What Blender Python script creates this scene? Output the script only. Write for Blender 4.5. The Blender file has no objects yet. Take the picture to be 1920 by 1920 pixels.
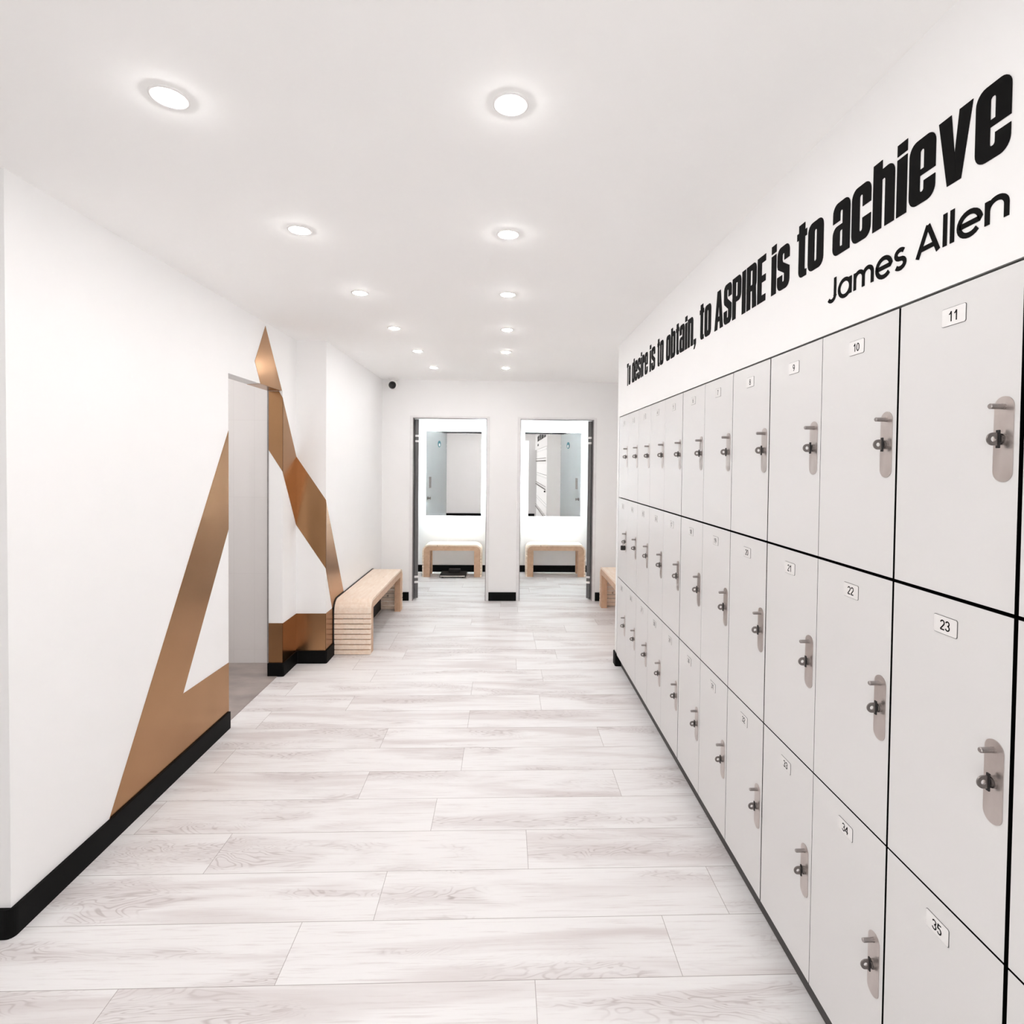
import bpy, bmesh, math, random
from mathutils import Matrix, Vector
random.seed(7)
S = bpy.context.scene
C = S.collection
PI = math.pi

# ---------------------------------------------------------------- camera
cam = bpy.data.cameras.new('camera')
cam.sensor_width = 36.0
cam.lens = 36.0 * 1012.794 / 1920.0
cam.shift_x = (960.0 - 979.829) / 1920.0
cam.shift_y = (889.37 - 960.0) / 1920.0
cam.clip_start = 0.02
camo = bpy.data.objects.new('camera', cam)
C.objects.link(camo)
camo.matrix_world = Matrix(((0.99937593, -0.00959468, -0.03399558, 0),
                            (-0.03378115, 0.02168931, -0.99919388, 0),
                            (0.01032428, 0.99971872, 0.02135166, 1.6),
                            (0, 0, 0, 1)))
S.camera = camo

# ---------------------------------------------------------------- world, exposure
w = bpy.data.worlds.new('world')
S.world = w
w.use_nodes = True
w.node_tree.nodes['Background'].inputs[0].default_value = (1.0, 0.985, 0.97, 1)
w.node_tree.nodes['Background'].inputs[1].default_value = 0.40  # added fill light, let in through the open entrance behind the camera
S.view_settings.view_transform = 'Standard'
S.view_settings.look = 'None'
S.view_settings.gamma = 1
S.view_settings.use_curve_mapping = False
S.view_settings.exposure = 2.47
S.cycles.max_bounces = 12
S.cycles.diffuse_bounces = 10
S.cycles.adaptive_threshold = 0.03
LAMP = 48.0       # strength of each downlight lens
LED = 14.0        # strength of the strips behind the mirrors

# ---------------------------------------------------------------- room numbers (metres)
XR = 0.9016       # locker fronts
XL = -1.6287      # left wall, near part
XL2 = -1.3976     # left wall, far part
YJ1, YJ2, YS = 3.247, 4.0294, 4.2888
YN = 1.825        # near end of the left wall
YF = 6.2284       # far wall
YB = 7.88         # back wall of the cubicles
ZC = 2.5366
ZD = 2.1045       # cubicle door heads
ZH = 2.1094       # left opening head
TW = 0.105        # wall thickness at the left opening
XA = 1.405        # alcove wall at the far right
Y0, LW = 4.2137, 0.3
ZROW = (0.0898, 0.7120, 1.3376, 1.9657)

# ---------------------------------------------------------------- materials
def mat(name, col, rough=0.5, metal=0.0, spec=0.5):
    m = bpy.data.materials.new(name)
    m.use_nodes = True
    b = m.node_tree.nodes['Principled BSDF']
    b.inputs['Base Color'].default_value = (*col, 1)
    b.inputs['Roughness'].default_value = rough
    b.inputs['Metallic'].default_value = metal
    b.inputs['Specular IOR Level'].default_value = spec
    return m

def nodes(m):
    return m.node_tree.nodes, m.node_tree.links, m.node_tree.nodes['Principled BSDF']

def noisy(m, c1, c2, scale=8.0, detail=4.0, stretch=(1, 1, 1), bump=0.0, rough=None, dist=0.0):
    """vary the base colour of m between two near colours with noise in object space"""
    N, L, b = nodes(m)
    tc = N.new('ShaderNodeTexCoord')
    mp = N.new('ShaderNodeMapping')
    mp.inputs['Scale'].default_value = stretch
    nz = N.new('ShaderNodeTexNoise')
    nz.inputs['Scale'].default_value = scale
    nz.inputs['Detail'].default_value = detail
    nz.inputs['Distortion'].default_value = dist
    cr = N.new('ShaderNodeValToRGB')
    cr.color_ramp.elements[0].position = 0.3
    cr.color_ramp.elements[1].position = 0.7
    cr.color_ramp.elements[0].color = (*c1, 1)
    cr.color_ramp.elements[1].color = (*c2, 1)
    L.new(tc.outputs['Object'], mp.inputs[0])
    L.new(mp.outputs[0], nz.inputs['Vector'])
    L.new(nz.outputs['Fac'], cr.inputs[0])
    L.new(cr.outputs[0], b.inputs['Base Color'])
    if bump:
        bp = N.new('ShaderNodeBump')
        bp.inputs['Strength'].default_value = bump
        bp.inputs['Distance'].default_value = 0.002
        L.new(nz.outputs['Fac'], bp.inputs['Height'])
        L.new(bp.outputs[0], b.inputs['Normal'])
    if rough:
        mr = N.new('ShaderNodeMapRange')
        mr.inputs['To Min'].default_value = rough[0]
        mr.inputs['To Max'].default_value = rough[1]
        L.new(nz.outputs['Fac'], mr.inputs[0])
        L.new(mr.outputs[0], b.inputs['Roughness'])
    return m

M_wall = noisy(mat('white_wall_paint', (.872, .871, .870), .6, 0, .25), (.868, .867, .865), (.878, .876, .875), 5, 3, bump=.02)
M_ceil = noisy(mat('white_ceiling_paint', (.955, .952, .947), .75, 0, .15), (.952, .948, .943), (.958, .955, .95), 4, 3)
M_black = noisy(mat('black_skirting', (.0022, .0022, .0022), .6, 0, .12), (.002, .002, .002), (.003, .003, .003), 20)
M_letter = noisy(mat('black_vinyl', (.0022, .002, .002), .7, 0, .10), (.002, .0018, .0018), (.003, .0026, .0026), 30)
M_door = noisy(mat('white_locker_laminate', (.685, .677, .674), .35, 0, .3), (.68, .672, .669), (.69, .682, .679), 3, 2)
M_gapshade = noisy(mat('locker_gap_shade', (.002, .002, .002), .8, 0, .05), (.0018, .0018, .0018), (.003, .003, .003), 20)  # near-black colour stands in for the shade inside the locker gaps
M_endp = noisy(mat('white_end_panel', (.86, .84, .83), .5), (.85, .83, .82), (.87, .85, .84), 6)
M_steel = noisy(mat('brushed_steel', (.56, .51, .49), .3, 1.0), (.52, .47, .45), (.61, .56, .54), 30, 4, (1, 1, .3), rough=(.22, .42))
M_dsteel = noisy(mat('dark_cast_steel', (.26, .235, .225), .38, 1.0), (.22, .20, .19), (.30, .275, .265), 60)
M_pin = noisy(mat('worn_steel', (.34, .31, .30), .3, 1.0), (.30, .27, .26), (.38, .35, .34), 60)
M_slot = mat('black_steel', (.02, .018, .018), .5, .3)
M_plate = noisy(mat('white_number_plate', (.78, .765, .76), .25), (.77, .755, .75), (.80, .785, .78), 40)
M_pedge = mat('grey_plate_edge', (.05, .045, .045), .4)
M_bronze = noisy(mat('bronze_foil', (.42, .235, .118), .22, 1.0), (.38, .21, .10), (.46, .26, .135), 2.2, 5, rough=(.18, .30))
M_alu = noisy(mat('white_aluminium', (.78, .77, .77), .35), (.76, .75, .75), (.80, .79, .79), 20)
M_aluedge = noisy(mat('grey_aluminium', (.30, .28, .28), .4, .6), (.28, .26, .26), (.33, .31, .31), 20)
M_leaf = noisy(mat('grey_door_laminate', (.46, .485, .495), .4), (.45, .475, .485), (.47, .495, .505), 3)
M_leafedge = noisy(mat('dark_grey_door_edge', (.14, .138, .138), .5), (.13, .128, .128), (.15, .148, .148), 15)
M_teal = mat('teal_sign_plastic', (.02, .19, .24), .35)
M_wplastic = noisy(mat('white_plastic', (.85, .84, .83), .4), (.84, .83, .82), (.87, .86, .85), 30)
M_lens = mat('black_camera_glass', (.006, .006, .007), .12)
M_mirror = mat('mirror_glass', (.93, .94, .94), .0, 1.0)
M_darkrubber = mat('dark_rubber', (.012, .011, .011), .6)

def emit(name, col, strength):
    m = mat(name, col, .5)
    b = m.node_tree.nodes['Principled BSDF']
    b.inputs['Emission Color'].default_value = (*col, 1)
    b.inputs['Emission Strength'].default_value = strength
    return m
M_lamp = emit('glowing_lamp_lens', (1.0, .978, .965), LAMP)
M_led = emit('cool_led_strip', (.90, .975, 1.0), LED)

# pine for the benches
def pine(name, stretch, base, dark):
    m = noisy(mat(name, base, .45), base, dark, 3.0, 6, stretch, dist=.6)
    N, L, b = nodes(m)
    src = b.inputs['Base Color'].links[0].from_socket
    tc = N.new('ShaderNodeTexCoord')
    mp = N.new('ShaderNodeMapping'); mp.inputs['Scale'].default_value = tuple(1 + .8 * (s < 5) for s in stretch)
    vo = N.new('ShaderNodeTexVoronoi'); vo.inputs['Scale'].default_value = 6.5
    cr = N.new('ShaderNodeValToRGB')
    cr.color_ramp.elements[0].position = .03; cr.color_ramp.elements[0].color = (.10, .04, .015, 1)
    cr.color_ramp.elements[1].position = .10; cr.color_ramp.elements[1].color = (1, 1, 1, 1)
    mx = N.new('ShaderNodeMix'); mx.data_type = 'RGBA'; mx.blend_type = 'MULTIPLY'
    mx.inputs[0].default_value = .85
    L.new(tc.outputs['Object'], mp.inputs[0]); L.new(mp.outputs[0], vo.inputs['Vector'])
    L.new(vo.outputs['Distance'], cr.inputs[0])
    L.new(src, mx.inputs[6]); L.new(cr.outputs[0], mx.inputs[7])
    L.new(mx.outputs[2], b.inputs['Base Color'])
    return m
M_pine = pine('pine_slats', (2, 14, 14), (.93, .80, .68), (.85, .68, .54))
M_pine2 = pine('pine_frame', (5.5, 5.5, 5.5), (.66, .43, .285), (.55, .34, .215))

# plank floor: UV = metres from the plank's corner, attribute rnd = plank id
def floor_material():
    m = mat('whitewashed_plank_floor', (.8, .78, .77), .42, 0, .35)
    N, L, b = nodes(m)
    def new(t, **k):
        n = N.new(t)
        for a, v in k.items(): setattr(n, a, v)
        return n
    def math_(op, a, bb=None, clamp=False):
        n = new('ShaderNodeMath', operation=op, use_clamp=clamp)
        for i, v in enumerate((a, bb)):
            if v is None: continue
            if isinstance(v, (int, float)): n.inputs[i].default_value = v
            else: L.new(v, n.inputs[i])
        return n.outputs[0]
    uv = new('ShaderNodeUVMap', uv_map='plank')
    sep = new('ShaderNodeSeparateXYZ'); L.new(uv.outputs[0], sep.inputs[0])
    at = new('ShaderNodeAttribute', attribute_name='rnd')
    r = at.outputs['Fac']
    lx, ly = sep.outputs[0], sep.outputs[1]
    def vec(sx, sy, off):
        c = new('ShaderNodeCombineXYZ')
        L.new(math_('MULTIPLY', lx, sx), c.inputs[0]); L.new(math_('MULTIPLY', ly, sy), c.inputs[1])
        L.new(math_('MULTIPLY', r, off), c.inputs[2])
        return c.outputs[0]
    def noise(v, sc, det=2.0, dist=0.0, rough=.5):
        n = new('ShaderNodeTexNoise'); L.new(v, n.inputs['Vector'])
        n.inputs['Scale'].default_value = sc; n.inputs['Detail'].default_value = det
        n.inputs['Distortion'].default_value = dist; n.inputs['Roughness'].default_value = rough
        return n.outputs['Fac']
    def rng(x, a, bb, lo=0.0, hi=1.0):
        n = new('ShaderNodeMapRange'); n.interpolation_type = 'SMOOTHSTEP'
        L.new(x, n.inputs[0]); n.inputs[1].default_value = a; n.inputs[2].default_value = bb
        n.inputs[3].default_value = lo; n.inputs[4].default_value = hi
        return n.outputs[0]
    # contour rings of a stretched noise: cathedral grain and knots
    n1 = noise(vec(1.9, 10.0, 91.0), 1.0, 3.2, .6)
    band = math_('ABSOLUTE', math_('SUBTRACT', math_('FRACT', math_('MULTIPLY', n1, 26.0)), .5))
    line = rng(band, .0, .26, 1.0, 0.0)
    # where the grain shows
    mask = rng(noise(vec(1.3, 6.5, 53.0), 1.0, 2.0, .5), .48, .67)
    fine = noise(vec(5.0, 130.0, 17.0), 1.0, 4.0, .4, .65)
    finel = rng(fine, .50, .74)
    patch = rng(noise(vec(.9, 7.5, 29.0), 1.0, 3.0, .7), .46, .74)
    knot = rng(noise(vec(7.0, 16.0, 71.0), 1.0, 1.0, .3), .755, .83)
    col = (.82, .808, .806)
    def mixc(fac, a, bcol):
        n = new('ShaderNodeMix', data_type='RGBA')
        if isinstance(fac, float): n.inputs[0].default_value = fac
        else: L.new(fac, n.inputs[0])
        if isinstance(a, tuple): n.inputs[6].default_value = (*a, 1)
        else: L.new(a, n.inputs[6])
        n.inputs[7].default_value = (*bcol, 1)
        return n.outputs[2]
    c = mixc(math_('MULTIPLY', patch, .78), col, (.61, .56, .552))
    c = mixc(math_('MULTIPLY', mask, .42), c, (.60, .55, .545))
    c = mixc(math_('MULTIPLY', finel, .42), c, (.52, .46, .45))
    c = mixc(math_('MULTIPLY', math_('MULTIPLY', line, mask), .46), c, (.34, .28, .27))
    c = mixc(math_('MULTIPLY', math_('MULTIPLY', knot, mask), .7), c, (.25, .19, .18))
    c = mixc(math_('MULTIPLY', rng(r, .55, 1.0), .10), c, (.62, .58, .57))
    # joints
    e = math_('MINIMUM', math_('MINIMUM', lx, math_('SUBTRACT', PL, lx)), math_('MINIMUM', ly, math_('SUBTRACT', PW, ly)))
    c = mixc(math_('MULTIPLY', rng(e, .0005, .0014, 1.0, 0.0), .75), c, (.22, .18, .17))
    L.new(c, b.inputs['Base Color'])
    L.new(rng(fine, .2, .8, .38, .5), b.inputs['Roughness'])
    return m
PW, PL = 0.2281, 1.2580

# ---------------------------------------------------------------- mesh helpers
def link(name, bm, m, parent=None, smooth=False):
    me = bpy.data.meshes.new(name)
    bmesh.ops.recalc_face_normals(bm, faces=bm.faces)
    bm.to_mesh(me); bm.free()
    if smooth:
        for p in me.polygons: p.use_smooth = True
    for mm in (m if isinstance(m, (list, tuple)) else [m]):
        me.materials.append(mm)
    o = bpy.data.objects.new(name, me)
    C.objects.link(o)
    if parent: o.parent = parent
    return o

def box(bm, x0, x1, y0, y1, z0, z1, bev=0.0, mi=0, seg=2):
    v = [bm.verts.new((x, y, z)) for x in (x0, x1) for y in (y0, y1) for z in (z0, z1)]
    fs = []
    for f in ((0, 1, 3, 2), (4, 6, 7, 5), (0, 4, 5, 1), (2, 3, 7, 6), (0, 2, 6, 4), (1, 5, 7, 3)):
        fc = bm.faces.new([v[i] for i in f]); fc.material_index = mi; fs.append(fc)
    if bev:
        es = list({e for f in fs for e in f.edges})
        bmesh.ops.bevel(bm, geom=es, offset=bev, segments=seg, affect='EDGES', profile=.5)

def quadbox(bm, pts, f, t0, t1, mi=0):
    """extrude the 2-D polygon pts between depths t0 and t1; f(a, b, t) gives the 3-D point"""
    A = [bm.verts.new(f(a, b, t0)) for a, b in pts]
    B = [bm.verts.new(f(a, b, t1)) for a, b in pts]
    n = len(pts)
    bm.faces.new(A).material_index = mi
    bm.faces.new(B[::-1]).material_index = mi
    for i in range(n):
        j = (i + 1) % n
        bm.faces.new((A[i], B[i], B[j], A[j])).material_index = mi

def strip(bm, outer, inner, f, t0, t1, closed=False, mi=0):
    """solid ribbon between two equally long polylines"""
    n = len(outer)
    V = [[bm.verts.new(f(p[0], p[1], t)) for p in pl] for pl in (outer, inner) for t in (t0, t1)]
    oa, ob, ia, ib = V
    rng_ = range(n if closed else n - 1)
    for i in rng_:
        j = (i + 1) % n
        for q in ((oa[i], oa[j], ia[j], ia[i]), (ob[i], ib[i], ib[j], ob[j]),
                  (oa[i], ob[i], ob[j], oa[j]), (ia[i], ia[j], ib[j], ib[i])):
            bm.faces.new(q).material_index = mi
    if not closed:
        for i in (0, n - 1):
            bm.faces.new((oa[i], ob[i], ib[i], ia[i])).material_index = mi

def cyl(bm, c, axis, r, h, seg=24, r2=None, mi=0):
    """cylinder from c along axis ('x','y','z', sign by h)"""
    r2 = r if r2 is None else r2
    ax = {'x': Vector((1, 0, 0)), 'y': Vector((0, 1, 0)), 'z': Vector((0, 0, 1))}[axis]
    u = Vector((0, 1, 0)) if axis == 'x' else Vector((1, 0, 0))
    v = ax.cross(u)
    c = Vector(c)
    A, B = [], []
    for i in range(seg):
        a = 2 * PI * i / seg
        d = u * math.cos(a) + v * math.sin(a)
        A.append(bm.verts.new(c + d * r)); B.append(bm.verts.new(c + d * r2 + ax * h))
    bm.faces.new(A).material_index = mi; bm.faces.new(B).material_index = mi
    for i in range(seg):
        j = (i + 1) % seg
        bm.faces.new((A[i], A[j], B[j], B[i])).material_index = mi

def lathe(bm, c, prof, seg=32, mi=0, cap0=False, cap1=False):
    """revolve (radius, z) profile about the vertical through c"""
    R = []
    for r, z in prof:
        R.append([bm.verts.new((c[0] + r * math.cos(2 * PI * i / seg), c[1] + r * math.sin(2 * PI * i / seg), c[2] + z)) for i in range(seg)])
    for a, b in zip(R, R[1:]):
        for i in range(seg):
            j = (i + 1) % seg
            bm.faces.new((a[i], a[j], b[j], b[i])).material_index = mi
    if cap0: bm.faces.new(R[0]).material_index = mi
    if cap1: bm.faces.new(R[-1]).material_index = mi

def empty(name, loc, label=None, cat=None, group=None, kind=None, rotz=0):
    o = bpy.data.objects.new(name, None)
    C.objects.link(o); o.location = loc; o.rotation_euler = (0, 0, rotz)
    o.empty_display_size = .05
    return tag(o, label, cat, group, kind)

def tag(o, label=None, cat=None, group=None, kind=None):
    if label: o['label'] = label
    if cat: o['category'] = cat
    if group: o['group'] = group
    if kind: o['kind'] = kind
    return o

def struct(name, boxes, m, label, cat, bev=0.0):
    bm = bmesh.new()
    for b in boxes: box(bm, *b, bev=bev)
    return tag(link(name, bm, m), label, cat, kind='structure')

def rrect(x0, y0, x1, y1, r, n=6):
    """corner arcs TR, TL, BL, BR as lists of points"""
    out = []
    for cx, cy, a0 in ((x1 - r, y1 - r, 0), (x0 + r, y1 - r, 90), (x0 + r, y0 + r, 180), (x1 - r, y0 + r, 270)):
        out.append([(cx + r * math.cos(math.radians(a0 + 90 * i / n)), cy + r * math.sin(math.radians(a0 + 90 * i / n))) for i in range(n + 1)])
    return out

# ---------------------------------------------------------------- floor
def build_floor():
    bm = bmesh.new()
    uvl = bm.loops.layers.uv.new('plank')
    rl = bm.faces.layers.float.new('rnd')
    ybase = 1.636          # one joint line
    known = {-1: .11, 0: -.690 + .005, 1: -.441, 2: .110, 3: -.304, 4: -.678, 5: -.209, 6: -.680, 7: -.206, 8: .256, 9: -.214, 10: .300, 11: .11, 13: .29}
    x0, x1 = -3.4, 2.0
    k0 = int((-1.8 - ybase) / PW) - 1
    k = k0
    while ybase + k * PW < YB + .05:
        ya, yb = ybase + k * PW, ybase + (k + 1) * PW
        off = known.get(k, random.uniform(0, PL))
        off = off % PL
        x = off - PL * 5
        while x < x1:
            xa, xb = max(x, x0), min(x + PL, x1)
            if xb > xa:
                vs = [bm.verts.new(p) for p in ((xa, ya, 0), (xb, ya, 0), (xb, yb, 0), (xa, yb, 0))]
                f = bm.faces.new(vs)
                f[rl] = random.random()
                for lp, (u, v) in zip(f.loops, ((xa - x, 0), (xb - x, 0), (xb - x, PW), (xa - x, PW))):
                    lp[uvl].uv = (u, v)
            x += PL
        k += 1
    me = bpy.data.meshes.new('floor')
    bm.to_mesh(me); bm.free()
    me.materials.append(floor_material())
    o = bpy.data.objects.new('floor', me); C.objects.link(o)
    tag(o, 'whitewashed oak plank floor with boards laid across the room', 'floor', kind='structure')
build_floor()

# darker tiled floor of the side room beyond the left opening
M_htile = noisy(mat('grey_stone_tile', (.40, .35, .33), .35), (.27, .235, .22), (.46, .40, .37), 3.5, 6, (1, 2, 1), rough=(.3, .5))
struct('floor', [(-3.4, XL - .035, YJ1 - .9, YS, .0005, .004)], M_htile, 'grey stone floor of the side room beyond the left opening', 'floor')

# ---------------------------------------------------------------- walls and ceiling
struct('ceiling', [(-3.5, 2.1, -1.3, YB + .1, ZC, ZC + .1)], M_ceil, 'flat white ceiling with two rows of downlights', 'ceiling')
# left wall with the opening
struct('wall_left', [(XL - TW, XL, YN, YJ1, 0, ZC), (XL - TW, XL, YJ1, YJ2, ZH, ZC), (XL - TW, XL, YJ2, YS + .1, 0, ZC),
                     (-3.4, XL - TW, YN, YN + TW, 0, ZC)], M_wall,
       'white left wall with a doorless opening and bronze motif', 'wall')
struct('wall_left', [(XL - .0005, XL2, YS, YF + .12, 0, ZC)], M_wall, 'white left wall stepping inward behind the long pine bench', 'wall')
M_wtile = mat('pale_wall_tile', (.72, .69, .68), .25)
def tile_nodes(m):
    N, L, b = nodes(m)
    tc = N.new('ShaderNodeTexCoord'); sp = N.new('ShaderNodeSeparateXYZ'); cb = N.new('ShaderNodeCombineXYZ')
    br = N.new('ShaderNodeTexBrick')
    br.inputs['Scale'].default_value = 1.0
    br.inputs['Brick Width'].default_value = .16; br.inputs['Row Height'].default_value = .60
    br.inputs['Mortar Size'].default_value = .0016; br.inputs['Mortar Smooth'].default_value = .2
    br.offset = 0.0
    br.inputs['Color1'].default_value = (.80, .775, .765, 1); br.inputs['Color2'].default_value = (.82, .795, .785, 1)
    br.inputs['Mortar'].default_value = (.755, .73, .72, 1)
    L.new(tc.outputs['Object'], sp.inputs[0]); L.new(sp.outputs[0], cb.inputs[0]); L.new(sp.outputs[2], cb.inputs[1])
    mp = N.new('ShaderNodeMapping'); mp.inputs['Location'].default_value = (.03, .49, 0)
    L.new(cb.outputs[0], mp.inputs[0]); L.new(mp.outputs[0], br.inputs['Vector'])
    L.new(br.outputs['Color'], b.inputs['Base Color'])
tile_nodes(M_wtile)
struct('wall_side_room', [(-3.4, XL - TW, YS, YS + .1, 0, ZC)], M_wtile, 'pale grey tiled wall of the side room seen through the left opening', 'wall')
struct('wall_side_room', [(-3.5, -3.4, -1.8, YS + .1, 0, ZC), (-3.4, XL - TW, YJ1 - 1.0, YJ1 - .9, 0, ZC)], M_wall, 'white walls closing the side room off to the left', 'wall')
# far wall with two doorways
DL = (-1.045, -.205); DR = (.185, 1.030)
struct('wall_far', [(XL2, DL[0], YF, YF + .12, 0, ZC), (DL[1], DR[0], YF, YF + .12, 0, ZC), (DR[1], XA, YF, YF + .12, 0, ZC),
                    (DL[0], DL[1], YF, YF + .12, ZD, ZC), (DR[0], DR[1], YF, YF + .12, ZD, ZC)], M_wall,
       'white far wall with two cubicle doorways', 'wall')
# cubicles
struct('wall_back', [(-2.0, 2.0, YB, YB + .1, 0, ZC)], M_wall, 'white back wall of the two changing cubicles', 'wall')
struct('wall_cubicle', [(-.055, .045, YF + .12, YB, 0, ZC), (-1.95, -1.85, YF + .12, YB, 0, ZC), (1.85, 1.95, YF + .12, YB, 0, ZC),
                        (-1.85, XL2, YF + .02, YF + .12, 0, ZC), (XA, 1.85, YF + .02, YF + .12, 0, ZC)], M_wall, 'white partition walls between the changing cubicles', 'wall')
# right wall: bulkhead over the lockers, nib at their far end, alcove
NIB = .072
struct('wall_right', [(XR, XR + .75, -.3, Y0 + .012, ZROW[3] + .003, ZC), (XR, XA + .1, Y0 + .012, Y0 + NIB, 0, ZC)], M_wall,
       'white right wall above the lockers carrying the quotation', 'wall')
struct('wall_right', [(XA, XA + .1, Y0 + NIB, YF + .12, 0, ZC)], M_wall, 'white alcove wall past the lockers behind the right bench', 'wall')
struct('wall_right', [(XR + .55, XR + .65, -.3, Y0 + .012, 0, ZROW[3])], M_wall, 'white wall hidden behind the bank of lockers', 'wall')
# near end of the room behind the photographer
struct('wall_near', [(-3.4, -.62, -.4, -.25, 0, ZC), (.72, XR + .65, -.4, -.25, 0, ZC), (-.62, .72, -.4, -.25, 2.25, ZC)], M_wall,
       'white near wall with the entrance opening', 'wall')
struct('wall_entrance', [(-1.5, -1.4, -1.3, -.4, 0, ZC), (1.4, 1.5, -1.3, -.4, 0, ZC)], M_wall,  # outer wall left out so the world adds fill light
       'white unseen side walls of the entrance, outer end left open for added fill light', 'wall')

# ---------------------------------------------------------------- skirting
BT = .012
def skirt(name, segs, label):
    bm = bmesh.new()
    for x0, x1, y0, y1 in segs: box(bm, x0, x1, y0, y1, .0005, .10, bev=.002)
    return tag(link(name, bm, M_black), label, 'baseboard', kind='structure')
def round_skirt(name, path, label, r=.025):
    """skirting that follows a plan polyline with rounded corners, thickness to the right-hand side (room side)"""
    pts = [Vector(p) for p in path]
    off = []
    for i, p in enumerate(pts):
        ds = []
        if i > 0: ds.append((pts[i] - pts[i - 1]).normalized())
        if i < len(pts) - 1: ds.append((pts[i + 1] - pts[i]).normalized())
        ns = [Vector((d.y, -d.x)) for d in ds]
        o = ns[0] * BT if len(ns) == 1 else Vector((ns[0].x + ns[1].x, ns[0].y + ns[1].y)) * BT
        off.append(p + o)
    def rounded(P, conv):
        out = [P[0]]
        for i in range(1, len(P) - 1):
            a, b, c = P[i - 1], P[i], P[i + 1]
            d0, d1 = (a - b).normalized(), (c - b).normalized()
            rr = min(r, (a - b).length * .45, (c - b).length * .45)
            s, e = b + d0 * rr, b + d1 * rr
            cen = b + d0 * rr + d1 * rr
            for k in range(7):
                t = k / 6 * PI / 2
                out.append(cen - d1 * rr * math.cos(t) - d0 * rr * math.sin(t) if conv else b)
        out.append(P[-1])
        return out
    A = rounded(off, True); B = rounded(pts, False)
    bm = bmesh.new()
    strip(bm, [(p.x, p.y) for p in A], [(p.x, p.y) for p in B], lambda a, b, t: (a, b, t), .0005, .10)
    return tag(link(name, bm, M_black), label, 'baseboard', kind='structure')
round_skirt('baseboard_left', [(-3.3, YN), (XL, YN), (XL, YJ1)][::1], 'long black baseboard along the near left wall')
E2 = None
# pier and step: runs jamb face -> side -> step face -> side to the far wall
round_skirt('baseboard_left', [(XL - TW, YJ2), (XL, YJ2), (XL, YS), (XL2, YS), (XL2, YF)], 'black baseboard stepping round the left pier to the far wall', .012)
skirt('baseboard_far', [(XL2 + BT, -1.085, YF - BT, YF), (-.170, .150, YF - BT, YF), (1.068, XA, YF - BT, YF)], 'short black baseboards on the far wall between doorways')
skirt('baseboard_back', [(-1.85, -.055, YB - BT, YB), (.045, 1.85, YB - BT, YB)], 'black baseboard along the cubicle back wall')
round_skirt('baseboard_right', [(XA - .002, Y0 + NIB), (XR, Y0 + NIB), (XR, Y0 + .002), (XR + .05, Y0 + .002)], 'black baseboard wrapping the end of the locker wall', .012)
skirt('baseboard_near', [(-3.3, -.62, -.25, -.25 + BT), (.72, XR, -.25, -.25 + BT)], 'black baseboard on the near wall')

# ---------------------------------------------------------------- door frames and doors
def frame(name, x0, x1, label):
    bm = bmesh.new()
    t, p = .036, .006
    for a, b in ((x0 - t, x0), (x1, x1 + t)):
        box(bm, a, b, YF - p, YF + .12, 0, ZD, bev=.0015)
    box(bm, x0 - t, x1 + t, YF - p, YF + .12, ZD, ZD + .022, bev=.0015)
    # thin grey metal edge round the outside of the casing
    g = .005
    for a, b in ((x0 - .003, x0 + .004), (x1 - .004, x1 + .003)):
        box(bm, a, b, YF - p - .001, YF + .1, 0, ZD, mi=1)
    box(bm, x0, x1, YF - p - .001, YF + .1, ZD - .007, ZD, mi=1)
    o = link(name, bm, [M_alu, M_aluedge])
    return tag(o, label, 'door frame', kind='structure')
frame('trim_1', *DL, 'slim white aluminium frame of the left cubicle doorway')
frame('trim_2', *DR, 'slim white aluminium frame of the right cubicle doorway')

def leaf(name, hx, sgn, label):
    """door leaf swung into the cubicle; local +x runs from the hinge along the leaf, local -y*sgn faces the mirror"""
    root = empty(name, (hx, YF + .075, 0), label, 'door', kind='structure')
    ang = math.radians(90 + 18 * sgn)
    root.rotation_euler = (0, 0, ang)
    T = .040
    y0, y1 = (-T, 0) if sgn > 0 else (0, T)
    bm = bmesh.new()
    box(bm, .002, .80, y0, y1, .012, ZD - .012, bev=.0015)
    link('door_leaf', bm, M_leaf, root)
    bm = bmesh.new()
    box(bm, -.002, .0025, y0, y1, .012, ZD - .012)
    link('edge_strip', bm, M_leafedge, root)
    for z in (1.90, .26):
        bm = bmesh.new()
        for dz in (0, -.062):
            box(bm, -.010, .004, y0 - .004, y1 + .004, z + dz - .012, z + dz + .012, bev=.002)
        link('hinge', bm, M_wplastic, root)
    # face seen in the mirror
    yf = y0 if sgn > 0 else y1
    s = -1 if sgn > 0 else 1
    bm = bmesh.new()
    cyl(bm, (.30, yf, 1.90), 'y', .055, s * .003, 32)
    sg = link('door_sign', bm, M_teal, root)
    bm = bmesh.new()
    cyl(bm, (.30, yf + s * .003, 1.885), 'y', .026, s * .002, 24)
    link('sign_symbol', bm, M_wplastic, sg)
    bm = bmesh.new()
    box(bm, .60, .68, min(yf, yf + s * .003), max(yf, yf + s * .003), 1.18, 1.36, bev=.001)
    link('notice_plate', bm, M_pin, root)
    bm = bmesh.new()
    cyl(bm, (.72, yf, 1.02), 'y', .025, s * .008, 24)
    cyl(bm, (.72, yf + s * .008, 1.02), 'y', .010, s * .03, 16)
    box(bm, .705, .735, min(yf + s * .038, yf + s * .05), max(yf + s * .038, yf + s * .05), 1.0, 1.04, bev=.003)
    link('thumb_turn', bm, M_dsteel, root)
    return root
leaf('door_1', DL[0] + .012, 1, 'grey cubicle door standing open inside the left doorway')
leaf('door_2', DR[1] - .012, -1, 'grey cubicle door standing open inside the right doorway')

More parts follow.
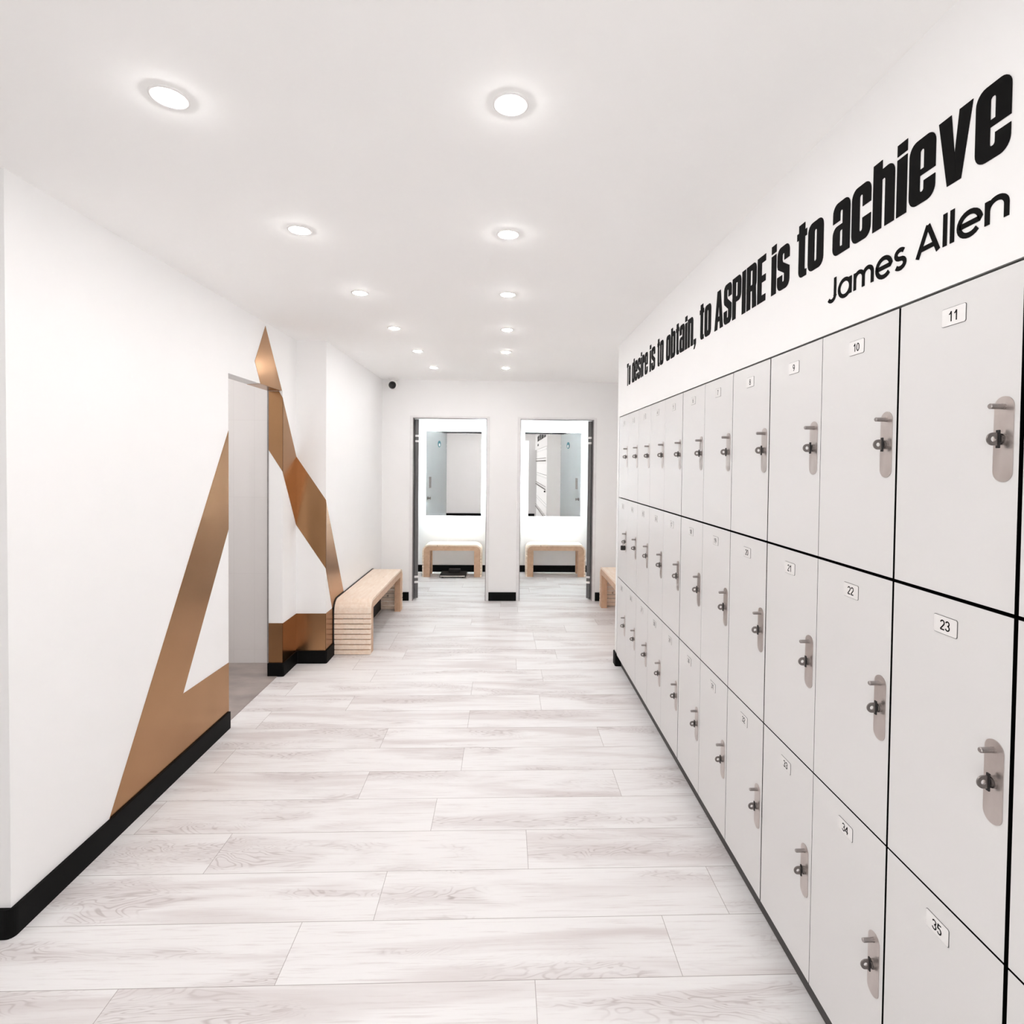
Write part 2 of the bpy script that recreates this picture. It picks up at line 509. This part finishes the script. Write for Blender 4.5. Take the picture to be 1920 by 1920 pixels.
# thin metal edge on the far jamb of the left opening
struct('trim_3', [(XL - TW - .006, XL - TW + .004, YJ2 - .003, YJ2 + .004, 0, ZH)], M_aluedge, 'thin metal edge strip on the far jamb of the left opening', 'trim')

# ---------------------------------------------------------------- mirrors with LED back light
def mirror(x0, x1, label):
    z0, z1 = .822, 2.043
    root = empty('backlit_mirror', ((x0 + x1) / 2, YB, z0), label, 'mirror', 'backlit mirrors in the cubicles')
    X = (x1 - x0) / 2
    bm = bmesh.new(); box(bm, -X, X, -.045, -.040, 0, z1 - z0, bev=.0008)
    link('mirror_glass', bm, M_mirror, root)
    bm = bmesh.new(); box(bm, -X + .06, X - .06, -.040, -.001, .06, z1 - z0 - .06)
    link('back_box', bm, M_wplastic, root)
    bm = bmesh.new()
    i, t = .056, .004
    box(bm, -X + i, -X + i + t, -.036, -.008, i, z1 - z0 - i)
    box(bm, X - i - t, X - i, -.036, -.008, i, z1 - z0 - i)
    box(bm, -X + i, X - i, -.036, -.008, i, i + t)
    box(bm, -X + i, X - i, -.036, -.008, z1 - z0 - i - t, z1 - z0 - i)
    link('led_strip', bm, M_led, root)
    return root
mirror(-1.130, -.328, 'tall frameless mirror with glowing edges above the bench in the left cubicle')
mirror(.293, 1.120, 'tall frameless mirror with glowing edges above the bench in the right cubicle')

# ---------------------------------------------------------------- benches
def arch(L, H, r, n=10):
    """outer outline of an upside-down U: from left foot over the top to right foot"""
    pts = [(0, 0), (0, H - r)]
    for k in range(1, n + 1):
        a = PI - k / n * PI / 2
        pts.append((r + r * math.cos(a), H - r + r * math.sin(a)))
    pts.append((L - r, H - r + r))
    for k in range(1, n + 1):
        a = PI / 2 - k / n * PI / 2
        pts.append((L - r + r * math.cos(a), H - r + r * math.sin(a)))
    pts.append((L, 0))
    return pts
def bench(name, loc, rotz, L, W, label, backing=False):
    """local x along the length, local y across, z up"""
    Hh, r, st = .452, .095, .020
    root = empty(name, loc, label, 'bench', 'pine slatted benches', rotz=rotz)
    # slats: step along the outline
    out = arch(L, Hh, r)
    inn = [(x, z) for x, z in arch(L - 2 * st, Hh - st, r - st)]
    inn = [(x + st, z) for x, z in inn]
    def sample(P, n=None, step=None):
        pass
    # arc-length table of the outline
    tab = [0.0]
    for a, b in zip(out, out[1:]): tab.append(tab[-1] + math.dist(a, b))
    def at(s, P):
        s = max(0, min(s, tab[-1]))
        for i in range(len(tab) - 1):
            if s <= tab[i + 1] + 1e-9:
                f = (s - tab[i]) / max(1e-9, tab[i + 1] - tab[i])
                return (P[i][0] * (1 - f) + P[i + 1][0] * f, P[i][1] * (1 - f) + P[i + 1][1] * f)
        return P[-1]
    bm = bmesh.new()
    tot = tab[-1]
    n = round(tot / .0425)
    p = tot / n
    F = lambda a, b, t: (a, t, b)
    for k in range(n):
        mid = (k + .5) * p
        curved_or_top = (Hh - r * 1.15) < mid < tot - (Hh - r * 1.15)
        g = .0004 if curved_or_top else .0040
        s0, s1 = k * p + g, (k + 1) * p - g
        ss = [s0] + [t for t in tab if s0 + 1e-4 < t < s1 - 1e-4] + [s1]
        jit = random.uniform(-.0006, .0006)
        strip(bm, [at(s, out) for s in ss], [at(s, inn) for s in ss], F, jit, W + jit)
    link('slats', bm, M_pine, root)
    # two arch frames just inside the slats
    lw, th = .085, .062
    fo = [(x + st, z) for x, z in arch(L - 2 * st, Hh - st, r - st)]
    ir = .006
    fi_ = [(x + st + lw, z) for x, z in arch(L - 2 * st - 2 * lw, Hh - st - .062, ir)]
    for y0 in (.004, W - th - .004):
        bm = bmesh.new()
        strip(bm, fo, fi_, F, y0, y0 + th)
        link('arch_frame', bm, M_pine2, root)
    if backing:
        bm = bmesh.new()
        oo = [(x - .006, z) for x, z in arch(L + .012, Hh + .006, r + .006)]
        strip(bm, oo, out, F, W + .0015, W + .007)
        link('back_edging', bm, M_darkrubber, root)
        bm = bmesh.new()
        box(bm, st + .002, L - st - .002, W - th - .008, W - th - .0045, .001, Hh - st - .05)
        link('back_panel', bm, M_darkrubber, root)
    return root
# left: runs along the left wall (local x -> +Y, local y -> towards the wall -X)
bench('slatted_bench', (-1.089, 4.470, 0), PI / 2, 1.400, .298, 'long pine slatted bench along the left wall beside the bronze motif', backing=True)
bench('slatted_bench', (1.385, 4.620, 0), PI / 2, 1.400, .300, 'pine slatted bench in the alcove half hidden past the locker end')
bench('slatted_bench', (-1.124, 7.500, 0), 0, .822, .300, 'short pine slatted bench under the mirror in the left cubicle')
bench('slatted_bench', (.315, 7.535, 0), 0, .840, .300, 'short pine slatted bench under the mirror in the right cubicle')

# floor scale under the left cubicle bench
sc = empty('bathroom_scale', (-.70, 7.44, 0), 'flat black weighing scale with a silver front edge under the left cubicle bench', 'scale')
bm = bmesh.new(); box(bm, -.18, .18, 0, .30, .012, .040, bev=.006); link('platform', bm, M_darkrubber, sc)
bm = bmesh.new(); box(bm, -.172, .172, -.004, .012, .018, .034, bev=.002); link('front_trim', bm, M_steel, sc)
bm = bmesh.new(); box(bm, -.07, .09, .19, .27, .040, .085, bev=.004); link('display_housing', bm, M_darkrubber, sc)
for x, y in ((-.14, .04), (.14, .04), (-.14, .26), (.14, .26)):
    bm = bmesh.new(); cyl(bm, (x, y, 0.0005), 'z', .016, .0125, 16); link('foot', bm, M_darkrubber, sc)

# ---------------------------------------------------------------- bronze motif wrapped over the left wall
mur = empty('wall_motif', (XL, YJ2, 0), 'large angular bronze foil motif wrapped over the left wall and its opening', 'wall motif')
def foil(pts, plane, val, sgn):
    """plane 'x': pts are (y, z) on x = val; 'y': pts (x, z) on y = val; 'z': pts (x, y) on z = val"""
    bm = bmesh.new()
    t0, t1 = .0004 * sgn, .0022 * sgn
    ox, oy = XL, YJ2
    if plane == 'x': f = lambda a, b, t: (val + t - ox, a - oy, b)
    elif plane == 'y': f = lambda a, b, t: (a - ox, val + t - oy, b)
    else: f = lambda a, b, t: (a - ox, b - oy, val + t)
    quadbox(bm, pts, f, t0, t1)
    return link('foil_panel', bm, M_bronze, mur)
g = .1005
foil([(3.246, 1.772), (2.272, g), (3.246, g), (3.246, .394), (2.789, .404), (3.246, 1.190)], 'x', XL, 1)
foil([(3.740, 2.510), (3.584, 2.243), (3.665, ZH), (4.012, ZH)], 'x', XL, 1)
foil([(XL - TW, 3.700), (XL, 3.662), (XL, 4.010), (XL - .02, YJ2 - .002), (XL - TW, YJ2 - .002)], 'z', ZH, -1)
foil([(XL - TW + .005, 2.105), (XL - .026, 2.105), (XL + .0022, 2.056), (XL + .0022, 1.514), (XL - TW + .005, 1.674)], 'y', YJ2, -1)
foil([(XL - TW + .005, .396), (XL + .0022, .396), (XL + .0022, g), (XL - TW + .005, g)], 'y', YJ2, -1)
foil([(YJ2 - .0022, 2.052), (YS - .0005, 1.629), (YS - .0005, 1.092), (YJ2 - .0022, 1.514)], 'x', XL, 1)
foil([(YJ2 - .0022, .394), (YS - .0005, .394), (YS - .0005, g), (YJ2 - .0022, g)], 'x', XL, 1)
foil([(XL + .0025, 1.629), (XL2 + .0022, 1.290), (XL2 + .0022, .748), (XL + .0025, 1.092)], 'y', YS, -1)
foil([(XL + .0025, .395), (XL2 + .0022, .395), (XL2 + .0022, g), (XL + .0025, g)], 'y', YS, -1)
foil([(YS - .0022, 1.285), (4.766, .445), (4.766, .30), (4.488, .30), (YS - .0022, .742)], 'x', XL2, 1)
foil([(YS - .0022, .395), (4.475, .395), (4.475, g), (YS - .0022, g)], 'x', XL2, 1)

# ---------------------------------------------------------------- security camera
cc = empty('security_camera', (-1.262, 6.17, ZC), 'small white security camera with a black lens in the far left ceiling corner', 'camera')
bm = bmesh.new(); lathe(bm, (0, 0, 0), [(.052, 0), (.052, -.012), (.045, -.020), (.020, -.024)], 32, cap1=True); link('base', bm, M_wplastic, cc, True)
bm = bmesh.new()
prof = [(.0, .052), (.03, .048), (.046, .036), (.054, .015), (.054, -.016), (.046, -.036)]
for rr_ in range(1):
    R = []
    for r_, yy in prof:
        R.append([bm.verts.new((r_ * math.cos(2 * PI * i / 32), yy - .02, -.072 + r_ * math.sin(2 * PI * i / 32))) for i in range(32)])
    for a, b_ in zip(R[1:], R[2:]):
        for i in range(32): bm.faces.new((a[i], a[(i + 1) % 32], b_[(i + 1) % 32], b_[i]))
    bm.faces.new(R[1]); bm.faces.new(R[-1])
link('housing', bm, M_wplastic, cc)
bm = bmesh.new(); bmesh.ops.create_uvsphere(bm, u_segments=24, v_segments=16, radius=.043, matrix=Matrix.Translation((0, -.046, -.080)))
link('lens', bm, M_lens, cc, True)

# ---------------------------------------------------------------- downlights
ORD = ['nearest', 'second nearest', 'third nearest', 'fourth nearest', 'fifth nearest', 'farthest']
def downlight(x, y, label, grp='recessed ceiling downlights'):
    root = empty('recessed_downlight', (x, y, ZC), label, 'ceiling light', grp)
    bm = bmesh.new()
    lathe(bm, (0, 0, 0), [(.0475, 0), (.0470, -.0025), (.0440, -.0040), (.0370, -.0035), (.0345, -.0005), (.0345, 0)], 40)
    link('trim_ring', bm, M_wplastic, root, True)
    bm = bmesh.new()
    lathe(bm, (0, 0, 0), [(.0335, -.0008), (.0330, -.0035), (.029, -.0065), (.020, -.009), (.002, -.0105)], 18, cap0=True, cap1=True)
    link('lamp_lens', bm, M_lamp, root, True)
    return root
for i, (x, y) in enumerate(((.008, 1.432), (.007, 2.236), (.010, 3.030), (.011, 3.826), (.006, 4.598), (.004, 5.372))):
    downlight(x, y, 'recessed ceiling downlight, %s of the middle row' % ORD[i])
for i, (x, y) in enumerate(((-.875, 1.448), (-.840, 2.245), (-.812, 3.057), (-.782, 3.841), (-.742, 4.617), (-.710, 5.409))):
    downlight(x, y, 'recessed ceiling downlight, %s of the left row' % ORD[i])
for x, y in ((.008, .64), (-.90, .65), (-2.5, .9), (-2.35, 3.75), (-2.35, 2.9), (-2.9, 3.4)):  # unseen; the side-room lamps are added to brighten it
    downlight(x, y, 'recessed ceiling downlight out of view, continuing a row or added to light the side areas', 'downlights out of view')
for x, y in ((-.80, 7.0), (.75, 7.0)):  # unseen lamps added for extra light in the cubicles
    downlight(x, y, 'unseen recessed ceiling downlight added to light a changing cubicle', 'downlights out of view')

# ---------------------------------------------------------------- lockers
GAPS = {0: .003, 1: .0015, 2: .0025, 3: .002, 4: .0016, 5: .0055, 6: .0022, 7: .0035, 8: .0055, 9: .0022, 10: .0062, 11: .0085, 12: .004}
ROWGAP = (.001, .0045, .0075, .0065)
ROWN = ('bottom', 'middle', 'top')
P_DEPTH = .50
def stroke_mesh(bm, P, h, f, t0, t1):
    """solid line of half width h along the 2-D polyline P"""
    O, I = [], []
    for i, p in enumerate(P):
        a, b = P[max(i - 1, 0)], P[min(i + 1, len(P) - 1)]
        d = Vector((b[0] - a[0], b[1] - a[1])).normalized()
        m_ = h
        if 0 < i < len(P) - 1:
            d1 = Vector((p[0] - a[0], p[1] - a[1])).normalized()
            m_ = h / max(.6, d.dot(d1))
        O.append((p[0] - d.y * m_, p[1] + d.x * m_)); I.append((p[0] + d.y * m_, p[1] - d.x * m_))
    strip(bm, O, I, f, t0, t1)
def digit(ch):
    def arc(cx, cy, a0, a1, rx, ry, n=12):
        return [(cx + rx * math.cos(math.radians(a0 + (a1 - a0) * k / n)), cy + ry * math.sin(math.radians(a0 + (a1 - a0) * k / n))) for k in range(n + 1)]
    return {'0': [arc(.28, .5, 0, 360, .22, .45, 20)],
            '1': [[(.08, .72), (.22, .80), (.34, 1.0)], [(.34, 1.0), (.34, 0)]],
            '2': [arc(.28, .71, 170, -35, .22, .24) + [(.10, .14), (.05, .05)], [(.04, .05), (.52, .05)]],
            '3': [arc(.27, .735, 165, -90, .20, .215), arc(.27, .285, 90, -165, .23, .235)],
            '4': [[(.40, 0), (.40, .97)], [(.40, .95), (.04, .30)], [(.02, .28), (.55, .28)]],
            '5': [[(.50, .95), (.14, .95), (.09, .50)], arc(.27, .33, 140, -150, .235, .28)],
            '6': [arc(.28, .31, 0, 360, .22, .26, 20), arc(.38, .40, 95, 185, .32, .55)],
            '7': [[(.04, .95), (.52, .95)], [(.50, .95), (.32, .55), (.20, 0)]],
            '8': [arc(.28, .74, 0, 360, .185, .21, 16), arc(.28, .28, 0, 360, .225, .235, 16)],
            '9': [arc(.28, .69, 0, 360, .22, .26, 20), arc(.18, .60, -85, 5, .32, .55)]}[ch]
def number_mesh(s_, H=.0205, th=.13):
    bm = bmesh.new()
    adv = .62
    tot = adv * (len(s_) - 1) + .56
    n = 0
    for i, c in enumerate(s_):
        for P in digit(c):
            P = [(((a + adv * i) - tot / 2) * H, (b - .5) * H) for a, b in P]
            n += 1
            stroke_mesh(bm, P, th * H / 2, lambda a, b, t: (-t, -a, b), 0, .0003 + .00003 * n)
    me = bpy.data.meshes.new('number')
    bmesh.ops.recalc_face_normals(bm, faces=bm.faces)
    bm.to_mesh(me); bm.free(); me.materials.append(M_letter)
    return me

# lock furniture, built once around the centre of the lock plate (local -x is out of the door)
def lock_meshes():
    bm = bmesh.new()
    hw, hh = .0195, .0775
    arcs = rrect(-hw, -hh, hw, hh, hw - .0005, 10)
    quadbox(bm, [p for a in arcs for p in a], lambda a, b, t: (t, a, b), -.0015, 0)
    plate = bm
    pin = bmesh.new()
    cyl(pin, (-.0015, 0, .059), 'x', .0055, -.004, 20)
    cyl(pin, (-.0055, 0, .059), 'x', .0050, -.022, 20)
    cyl(pin, (-.0275, 0, .059), 'x', .0050, -.0015, 20, r2=.0038)
    hasp = bmesh.new()
    # D-shaped tab with a round hole, standing upright across the plate
    no = 28
    cx, cz, R, rh = -.0205, 0.0, .0118, .0048
    outer = []
    for k in range(no):
        a = 2 * PI * k / no
        x, z = math.cos(a), math.sin(a)
        if x > 0:      # square end towards the door
            s = 1 / max(abs(x), abs(z)); outer.append((cx + min(.0090, R * x * s), cz + R * z * s if abs(z) * s < 1 else cz + R * math.copysign(1, z)))
        else: outer.append((cx + R * x, cz + R * z))
    inner = [(cx + rh * math.cos(2 * PI * k / no), cz + rh * math.sin(2 * PI * k / no)) for k in range(no)]
    strip(hasp, outer, inner, lambda a, b, t: (a, t, b), -.0014, .0014, closed=True)
    slot = bmesh.new()
    box(slot, -.0125, -.0092, -.0035, .0035, -.0165, .0165, bev=.0008)
    boss = bmesh.new()
    cyl(boss, (-.0015, 0, 0), 'x', .0105, -.0055, 24)
    cyl(boss, (-.0070, 0, 0), 'x', .0080, -.0025, 24)
    res = []
    for n, b_, mm in (('lock_plate', plate, M_steel), ('lock_pin', pin, M_pin), ('lock_tab', hasp, M_dsteel), ('lock_bar', slot, M_slot), ('lock_knob', boss, M_dsteel)):
        me = bpy.data.meshes.new(n)
        bmesh.ops.recalc_face_normals(b_, faces=b_.faces)
        b_.to_mesh(me); b_.free(); me.materials.append(mm); res.append(me)
    return res
LM = lock_meshes()
def plate_mesh():
    bm = bmesh.new()
    arcs = rrect(-.0295, -.0185, .0295, .0185, .004, 4)
    quadbox(bm, [p for a in arcs for p in a], lambda a, b, t: (t, a, b), -.0008, 0, 1)
    arcs = rrect(-.0287, -.0177, .0287, .0177, .0035, 4)
    quadbox(bm, [p for a in arcs for p in a], lambda a, b, t: (t, a, b), -.0014, -.0006, 0)
    me = bpy.data.meshes.new('number_plate')
    bmesh.ops.recalc_face_normals(bm, faces=bm.faces)
    bm.to_mesh(me); bm.free(); me.materials.append(M_plate); me.materials.append(M_pedge)
    return me
PM = plate_mesh()
def child(name, me, parent, loc=(0, 0, 0)):
    o = bpy.data.objects.new(name, me); C.objects.link(o); o.parent = parent; o.location = loc
    return o
def locker(num, col, row):
    """col 0 at the far end; row 0 bottom. Root at the door's lower far corner."""
    ya, yb = Y0 - LW * col, Y0 - LW * (col + 1)
    z0, z1 = ZROW[row], ZROW[row + 1]
    rown = ROWN[row]
    if col == 0: where = 'at the far end'
    elif col == 11: where = 'at the near end'
    else: where = 'between numbers %d and %d' % (num - 1, num + 1)
    root = empty('locker', (XR, ya, z0), 'white locker number %d in the %s row %s' % (num, rown, where), 'locker', 'bank of white numbered lockers')
    H = z1 - z0
    bm = bmesh.new()
    box(bm, .019, P_DEPTH, -LW + .0003, -.0003, .0003, H - .0003)
    link('carcass', bm, M_gapshade, root)
    bm = bmesh.new()
    g0, g1 = GAPS[col] / 2, GAPS[col + 1] / 2
    gz0 = ROWGAP[row] / 2; gz1 = ROWGAP[row + 1] / 2
    if row == 2: gz1 = .003
    box(bm, 0, .018, -LW + g1, -g0, gz0, H - gz1, bev=.0004, seg=1)
    for f in bm.faces:
        f.material_index = 0 if f.normal.x < -.9 or f.calc_center_median().x < .0003 else 1  # door edges take the painted gap shade
    d = link('door', bm, [M_door, M_gapshade], root)
    yc = -LW / 2
    npl = child('number_plate', PM, root, (0, yc, H - .0605))
    child('number', number_mesh(str(num)), npl, (-.0013, 0, 0))
    lp = child('lock_plate', LM[0], root, (0, -LW + .0335, H / 2))
    for n, me in (('lock_pin', LM[1]), ('lock_tab', LM[2]), ('lock_bar', LM[3]), ('lock_knob', LM[4])):
        child(n, me, lp)
for row, base in ((2, 0), (1, 12), (0, 24)):
    for col in range(12):
        locker(base + col + 1, col, row)
# padlock on the far locker of the middle row
pd = empty('padlock', (XR - .0205, Y0 - LW + .0335, (ZROW[1] + ZROW[2]) / 2), 'small dark padlock hanging from the far locker in the middle row', 'padlock')
bm = bmesh.new(); box(bm, -.017, .017, -.009, .009, -.062, -.028, bev=.004); link('body', bm, M_slot, pd)
bm = bmesh.new()
def tube(bm, pts, r, seg=10):
    pts = [Vector(p) for p in pts]
    R = []
    for i, p in enumerate(pts):
        d = (pts[min(i + 1, len(pts) - 1)] - pts[max(i - 1, 0)]).normalized()
        u = Vector((0, 1, 0)); v = d.cross(u).normalized(); u = v.cross(d).normalized()
        R.append([bm.verts.new(p + (u * math.cos(2 * PI * k / seg) + v * math.sin(2 * PI * k / seg)) * r) for k in range(seg)])
    for a, b in zip(R, R[1:]):
        for k in range(seg): bm.faces.new((a[k], a[(k + 1) % seg], b[(k + 1) % seg], b[k]))
    bm.faces.new(R[0]); bm.faces.new(R[-1])
tube(bm, [(-.0, -.0085, -.030), (0, -.0085, -.010)] + [(0, -.0085 * math.cos(a), -.0075 + .0085 * math.sin(a)) for a in (.4, .8, 1.2, 1.57, 1.95, 2.35, 2.75)] + [(0, .0085, -.010), (0, .0085, -.030)], .0018)
link('shackle', bm, M_steel, pd)

# plinth under the lockers
bm = bmesh.new(); box(bm, XR + .035, XR + .5, Y0 - 12 * LW, Y0 - .001, .0005, ZROW[0] - .0005)
M_plinth = noisy(mat('dark_grey_plinth', (.06, .055, .053), .6), (.05, .046, .045), (.07, .065, .062), 12)
tag(link('locker_plinth', bm, M_plinth), 'recessed black plinth running under the bank of lockers', 'plinth')

# ---------------------------------------------------------------- quotation over the lockers
# glyphs: heights in cap units (1 = cap height), heavy condensed with near square counters
ST = .222      # stem
XH = .865      # x-height
def G(ch):
    """returns (width, [strips (outer, inner, closed)], [polys])"""
    st, hs, R, ri = ST, .15, .155, .035
    W = .52
    strips, polys = [], []
    def ring(x0, y0, x1, y1, closed=True, gap=None, start=None, r=R):
        o = rrect(x0, y0, x1, y1, r); i = rrect(x0 + st, y0 + hs, x1 - st, y1 - hs, ri)
        if closed:
            strips.append(([p for a in o for p in a], [p for a in i for p in a], True))
        return o, i
    H = XH if ch.islower() else 1.0
    if ch in 'o':
        ring(0, 0, W, H)
    elif ch == 'c' or ch == 'e':
        o, i = rrect(0, 0, W, H, R), rrect(st, hs, W - st, H - hs, ri)
        g1 = H * .60 if ch == 'c' else H * .43
        g2 = H * .40 if ch == 'c' else H * .33
        so = [(W, g1)] + [p for a in o for p in a] + [(W, g2)]
        si = [(W - st, g1)] + [p for a in i for p in a] + [(W - st, g2)]
        strips.append((so, si, False))
        if ch == 'e': polys.append([(st, g1), (W - st, g1), (W - st, g1 + .085), (st, g1 + .085)])
    elif ch in 'bd':
        ring(0, 0, W, H)
        x = 0 if ch == 'b' else W - st
        polys.append([(x, 0), (x + st, 0), (x + st, 1.0), (x, 1.0)])
    elif ch in 'nhr':
        polys.append([(0, 0), (st, 0), (st, 1.0 if ch == 'h' else H), (0, 1.0 if ch == 'h' else H)])
        w_ = W if ch != 'r' else .40
        o, i = rrect(0, -1, w_, H, R), rrect(st, -1, w_ - st, H - hs, ri)
        bot = 0 if ch != 'r' else H * .60
        strips.append(([(w_, bot)] + o[0] + [(st * .6, H - .01)], [(w_ - st, bot)] + i[0] + [(st * .6, H - hs - .02)], False))
        W = w_
    elif ch == 'i':
        W = st
        polys.append([(0, 0), (st, 0), (st, H * .94), (0, H * .94)]); polys.append([(0, H * .94 + .045), (st, H * .94 + .045), (st, 1.02), (0, 1.02)])
    elif ch == 't':
        W = .36
        x = .07
        o, i = rrect(x, 0, W + .2, 1.0, .13), rrect(x + st, hs * .8, W + .2, 1.0, ri)
        strips.append(([(x, 1.0), (x, .5)] + o[2] + [(W, 0)], [(x + st, 1.0), (x + st, .5)] + i[2] + [(W, hs * .8)], False))
        polys.append([(0, H - .13), (W, H - .13), (W, H), (0, H)])
    elif ch == 'a':
        # hook over the top and down the right side
        o, i = rrect(0, 0, W, H, R), rrect(st, hs, W - st, H - hs, ri)
        strips.append(([(W, 0)] + o[0] + o[1] + [(0, H * .64)], [(W - st, 0)] + i[0] + i[1] + [(st, H * .64)], False))
        # lower bowl
        o, i = rrect(0, 0, W, H * .56, .14), rrect(st, hs * .8, W - st + .03, H * .56 - .10, .03)
        strips.append(([p for a in o for p in a], [p for a in i for p in a], True))
    elif ch in 'sS':
        h2 = H / 2
        o, i = rrect(0, 0, W, H, R), rrect(st, hs, W - st, H - hs, ri)
        so = [(W, H * .66)] + o[0] + o[1] + [(0, H * .60), (.03, H * .52), (W - st, H * .36)] 
        si = [(W - st, H * .66)] + i[0] + i[1] + [(st, H * .68), (st + .02, H * .63), (W, H * .46)]
        strips.append((so, si, False))
        so = [(W, H * .46), (W, H * .40)] + o[3][::-1] + o[2][::-1] + [(0, H * .34)]
        si = [(W - st, H * .36), (W - st, H * .32)] + i[3][::-1] + i[2][::-1] + [(st, H * .34)]
        strips.append((so, si, False))
    elif ch == 'v':
        W = .58
        for a in (0, 1):
            f = (lambda x: x) if a == 0 else (lambda x: W - x)
            polys.append([(f(0), H), (f(st), H), (f(W / 2 + .045), 0), (f(W / 2 - .12), 0)])
    elif ch == 'T':
        W = .50
        polys.append([(0, .84), (W, .84), (W, 1), (0, 1)]); polys.append([(W / 2 - st / 2, 0), (W / 2 + st / 2, 0), (W / 2 + st / 2, .85), (W / 2 - st / 2, .85)])
    elif ch == 'A':
        W = .62
        for a in (0, 1):
            f = (lambda x: x) if a == 0 else (lambda x: W - x)
            polys.append([(f(0), 0), (f(st), 0), (f(W / 2 + .05), 1), (f(W / 2 - .12), 1)])
        polys.append([(.12, .20), (W - .12, .20), (W - .14, .33), (.14, .33)])
    elif ch in 'PR':
        W = .54
        polys.append([(0, 0), (st, 0), (st, 1), (0, 1)])
        o, i = rrect(-.2, .40, W, 1, R), rrect(-.2, .53, W - st, .86, .03)
        so = [(0, 1)] + o[0][::-1] + o[3][::-1] + [(0, .40)]
        si = [(0, .86)] + i[0][::-1] + i[3][::-1] + [(0, .53)]
        strips.append((so, si, False))
        if ch == 'R': polys.append([(W - st - .02, .46), (W - .03, .46), (W, 0), (W - st, 0)])
    elif ch == 'I':
        W = st; polys.append([(0, 0), (st, 0), (st, 1), (0, 1)])
    elif ch == 'E':
        W = .42
        polys.append([(0, 0), (st, 0), (st, 1), (0, 1)])
        for y in (0, .425, .85): polys.append([(0, y), (W, y), (W, y + .15), (0, y + .15)])
    elif ch == ',':
        W = st; polys.append([(0, 0), (st, 0), (st, .15), (0, .15)]); polys.append([(st * .4, 0), (st, 0), (st * .5, -.14), (0, -.14)])
    return W, strips, polys
def word(s, ya, yb, root, z0=2.174, cap=.162):
    items, x, sp = [], 0, .048
    for ch in s:
        W, st_, po = G(ch)
        items.append((x, st_, po)); x += W + sp
    tot = x - sp
    k = (ya - yb) / tot
    bm = bmesh.new()
    for ox, st_, po in items:
        f = lambda a, b, t, ox=ox: (-t, -(ox + a) * k, b * cap)
        for n_, (o, i, cl) in enumerate(st_): strip(bm, o, i, f, .0003, .0015 + .0001 * n_, cl)
        for n_, p in enumerate(po): quadbox(bm, p, f, .0003, .0013 - .0001 * n_)
    o = link('word', bm, M_letter, root)
    o.location = (0, ya - Y0, 0)
    return o
q1 = empty('wall_lettering', (XR, Y0, 2.174), 'bold black condensed lettering of a one-line quotation above the lockers', 'wall lettering')
for s, ua, ub in (('To', 3.985, 3.870), ('desire', 3.825, 3.402), ('is', 3.360, 3.235), ('to', 3.190, 3.064), ('obtain,', 3.013, 2.540),
                  ('to', 2.495, 2.355), ('ASPIRE', 2.316, 1.860), ('is', 1.820, 1.703), ('to', 1.660, 1.520), ('achieve', 1.476, .950)):
    word(s, ua, ub, q1)
q2 = empty('wall_lettering', (XR, Y0, 2.054), 'smaller thin black lettering of two words signed below the bold quotation', 'wall lettering')
def thin_glyph(ch):
    """round geometric letters as centre-line strokes, heights in cap units"""
    xh, r = .70, .33
    def arc(cx, cy, a0, a1, rx=r, ry=.35, n=20):
        return [(cx + rx * math.cos(math.radians(a0 + (a1 - a0) * k / n)), cy + ry * math.sin(math.radians(a0 + (a1 - a0) * k / n))) for k in range(n + 1)]
    if ch == 'J': return .50, [[(.42, 1), (.42, .24)] + arc(.21, .24, 0, -150, .21, .21, 12)]
    if ch == 'a': return .74, [arc(.36, .34, 0, 360), [(.69, 0), (.69, xh)]]
    if ch == 'e': return .70, [[(.04, .34), (.67, .34)] + arc(.36, .34, 8, 318)]
    if ch == 'n': return .60, [[(.05, 0), (.05, xh)], arc(.32, .40, 180, 0, .265, .27, 14) + [(.585, 0)]]
    if ch == 'm': return 1.02, [[(.05, 0), (.05, xh)], arc(.28, .42, 180, 0, .23, .25, 12) + [(.51, 0)], arc(.74, .42, 180, 0, .23, .25, 12) + [(.97, 0)]]
    if ch == 's': return .50, [arc(.25, .51, 35, 250, .185, .16, 12) + [(.30, .34)] + arc(.25, .175, 65, -145, .205, .175, 12)]
    if ch == 'l': return .10, [[(.05, 0), (.05, 1.06)]]
    if ch == 'A': return .84, [[(.03, 0), (.42, 1)], [(.42, 1), (.81, 0)], [(.16, .27), (.68, .27)]]
def thin_word(s, ya, yb, cap, th=.165):
    bm = bmesh.new()
    x, sp, parts = 0, .145, []
    for ch in s:
        W, st_ = thin_glyph(ch)
        parts.append((x, st_)); x += W + sp
    k = (ya - yb) / (x - sp)
    n_ = 0
    for ox, st_ in parts:
        for P in st_:
            P = [((ox + a) * k, b * cap) for a, b in P]
            O, I = [], []
            h = th * cap / 2
            for i, p in enumerate(P):
                a, b = P[max(i - 1, 0)], P[min(i + 1, len(P) - 1)]
                d = Vector((b[0] - a[0], b[1] - a[1])).normalized()
                m_ = h
                if 0 < i < len(P) - 1:
                    d1 = Vector((p[0] - a[0], p[1] - a[1])).normalized()
                    m_ = h / max(.6, d.dot(d1))
                O.append((p[0] - d.y * m_, p[1] + d.x * m_)); I.append((p[0] + d.y * m_, p[1] - d.x * m_))
            n_ += 1
            strip(bm, O, I, lambda a, b, t: (-t, -a, b), .0003, .0012 + .00012 * (n_ % 4))
    o = link('word', bm, M_letter, q2)
    o.location = (0, ya - Y0, 0)
thin_word('James', 1.491, 1.199, .063)
thin_word('Allen', 1.167, .953, .063)
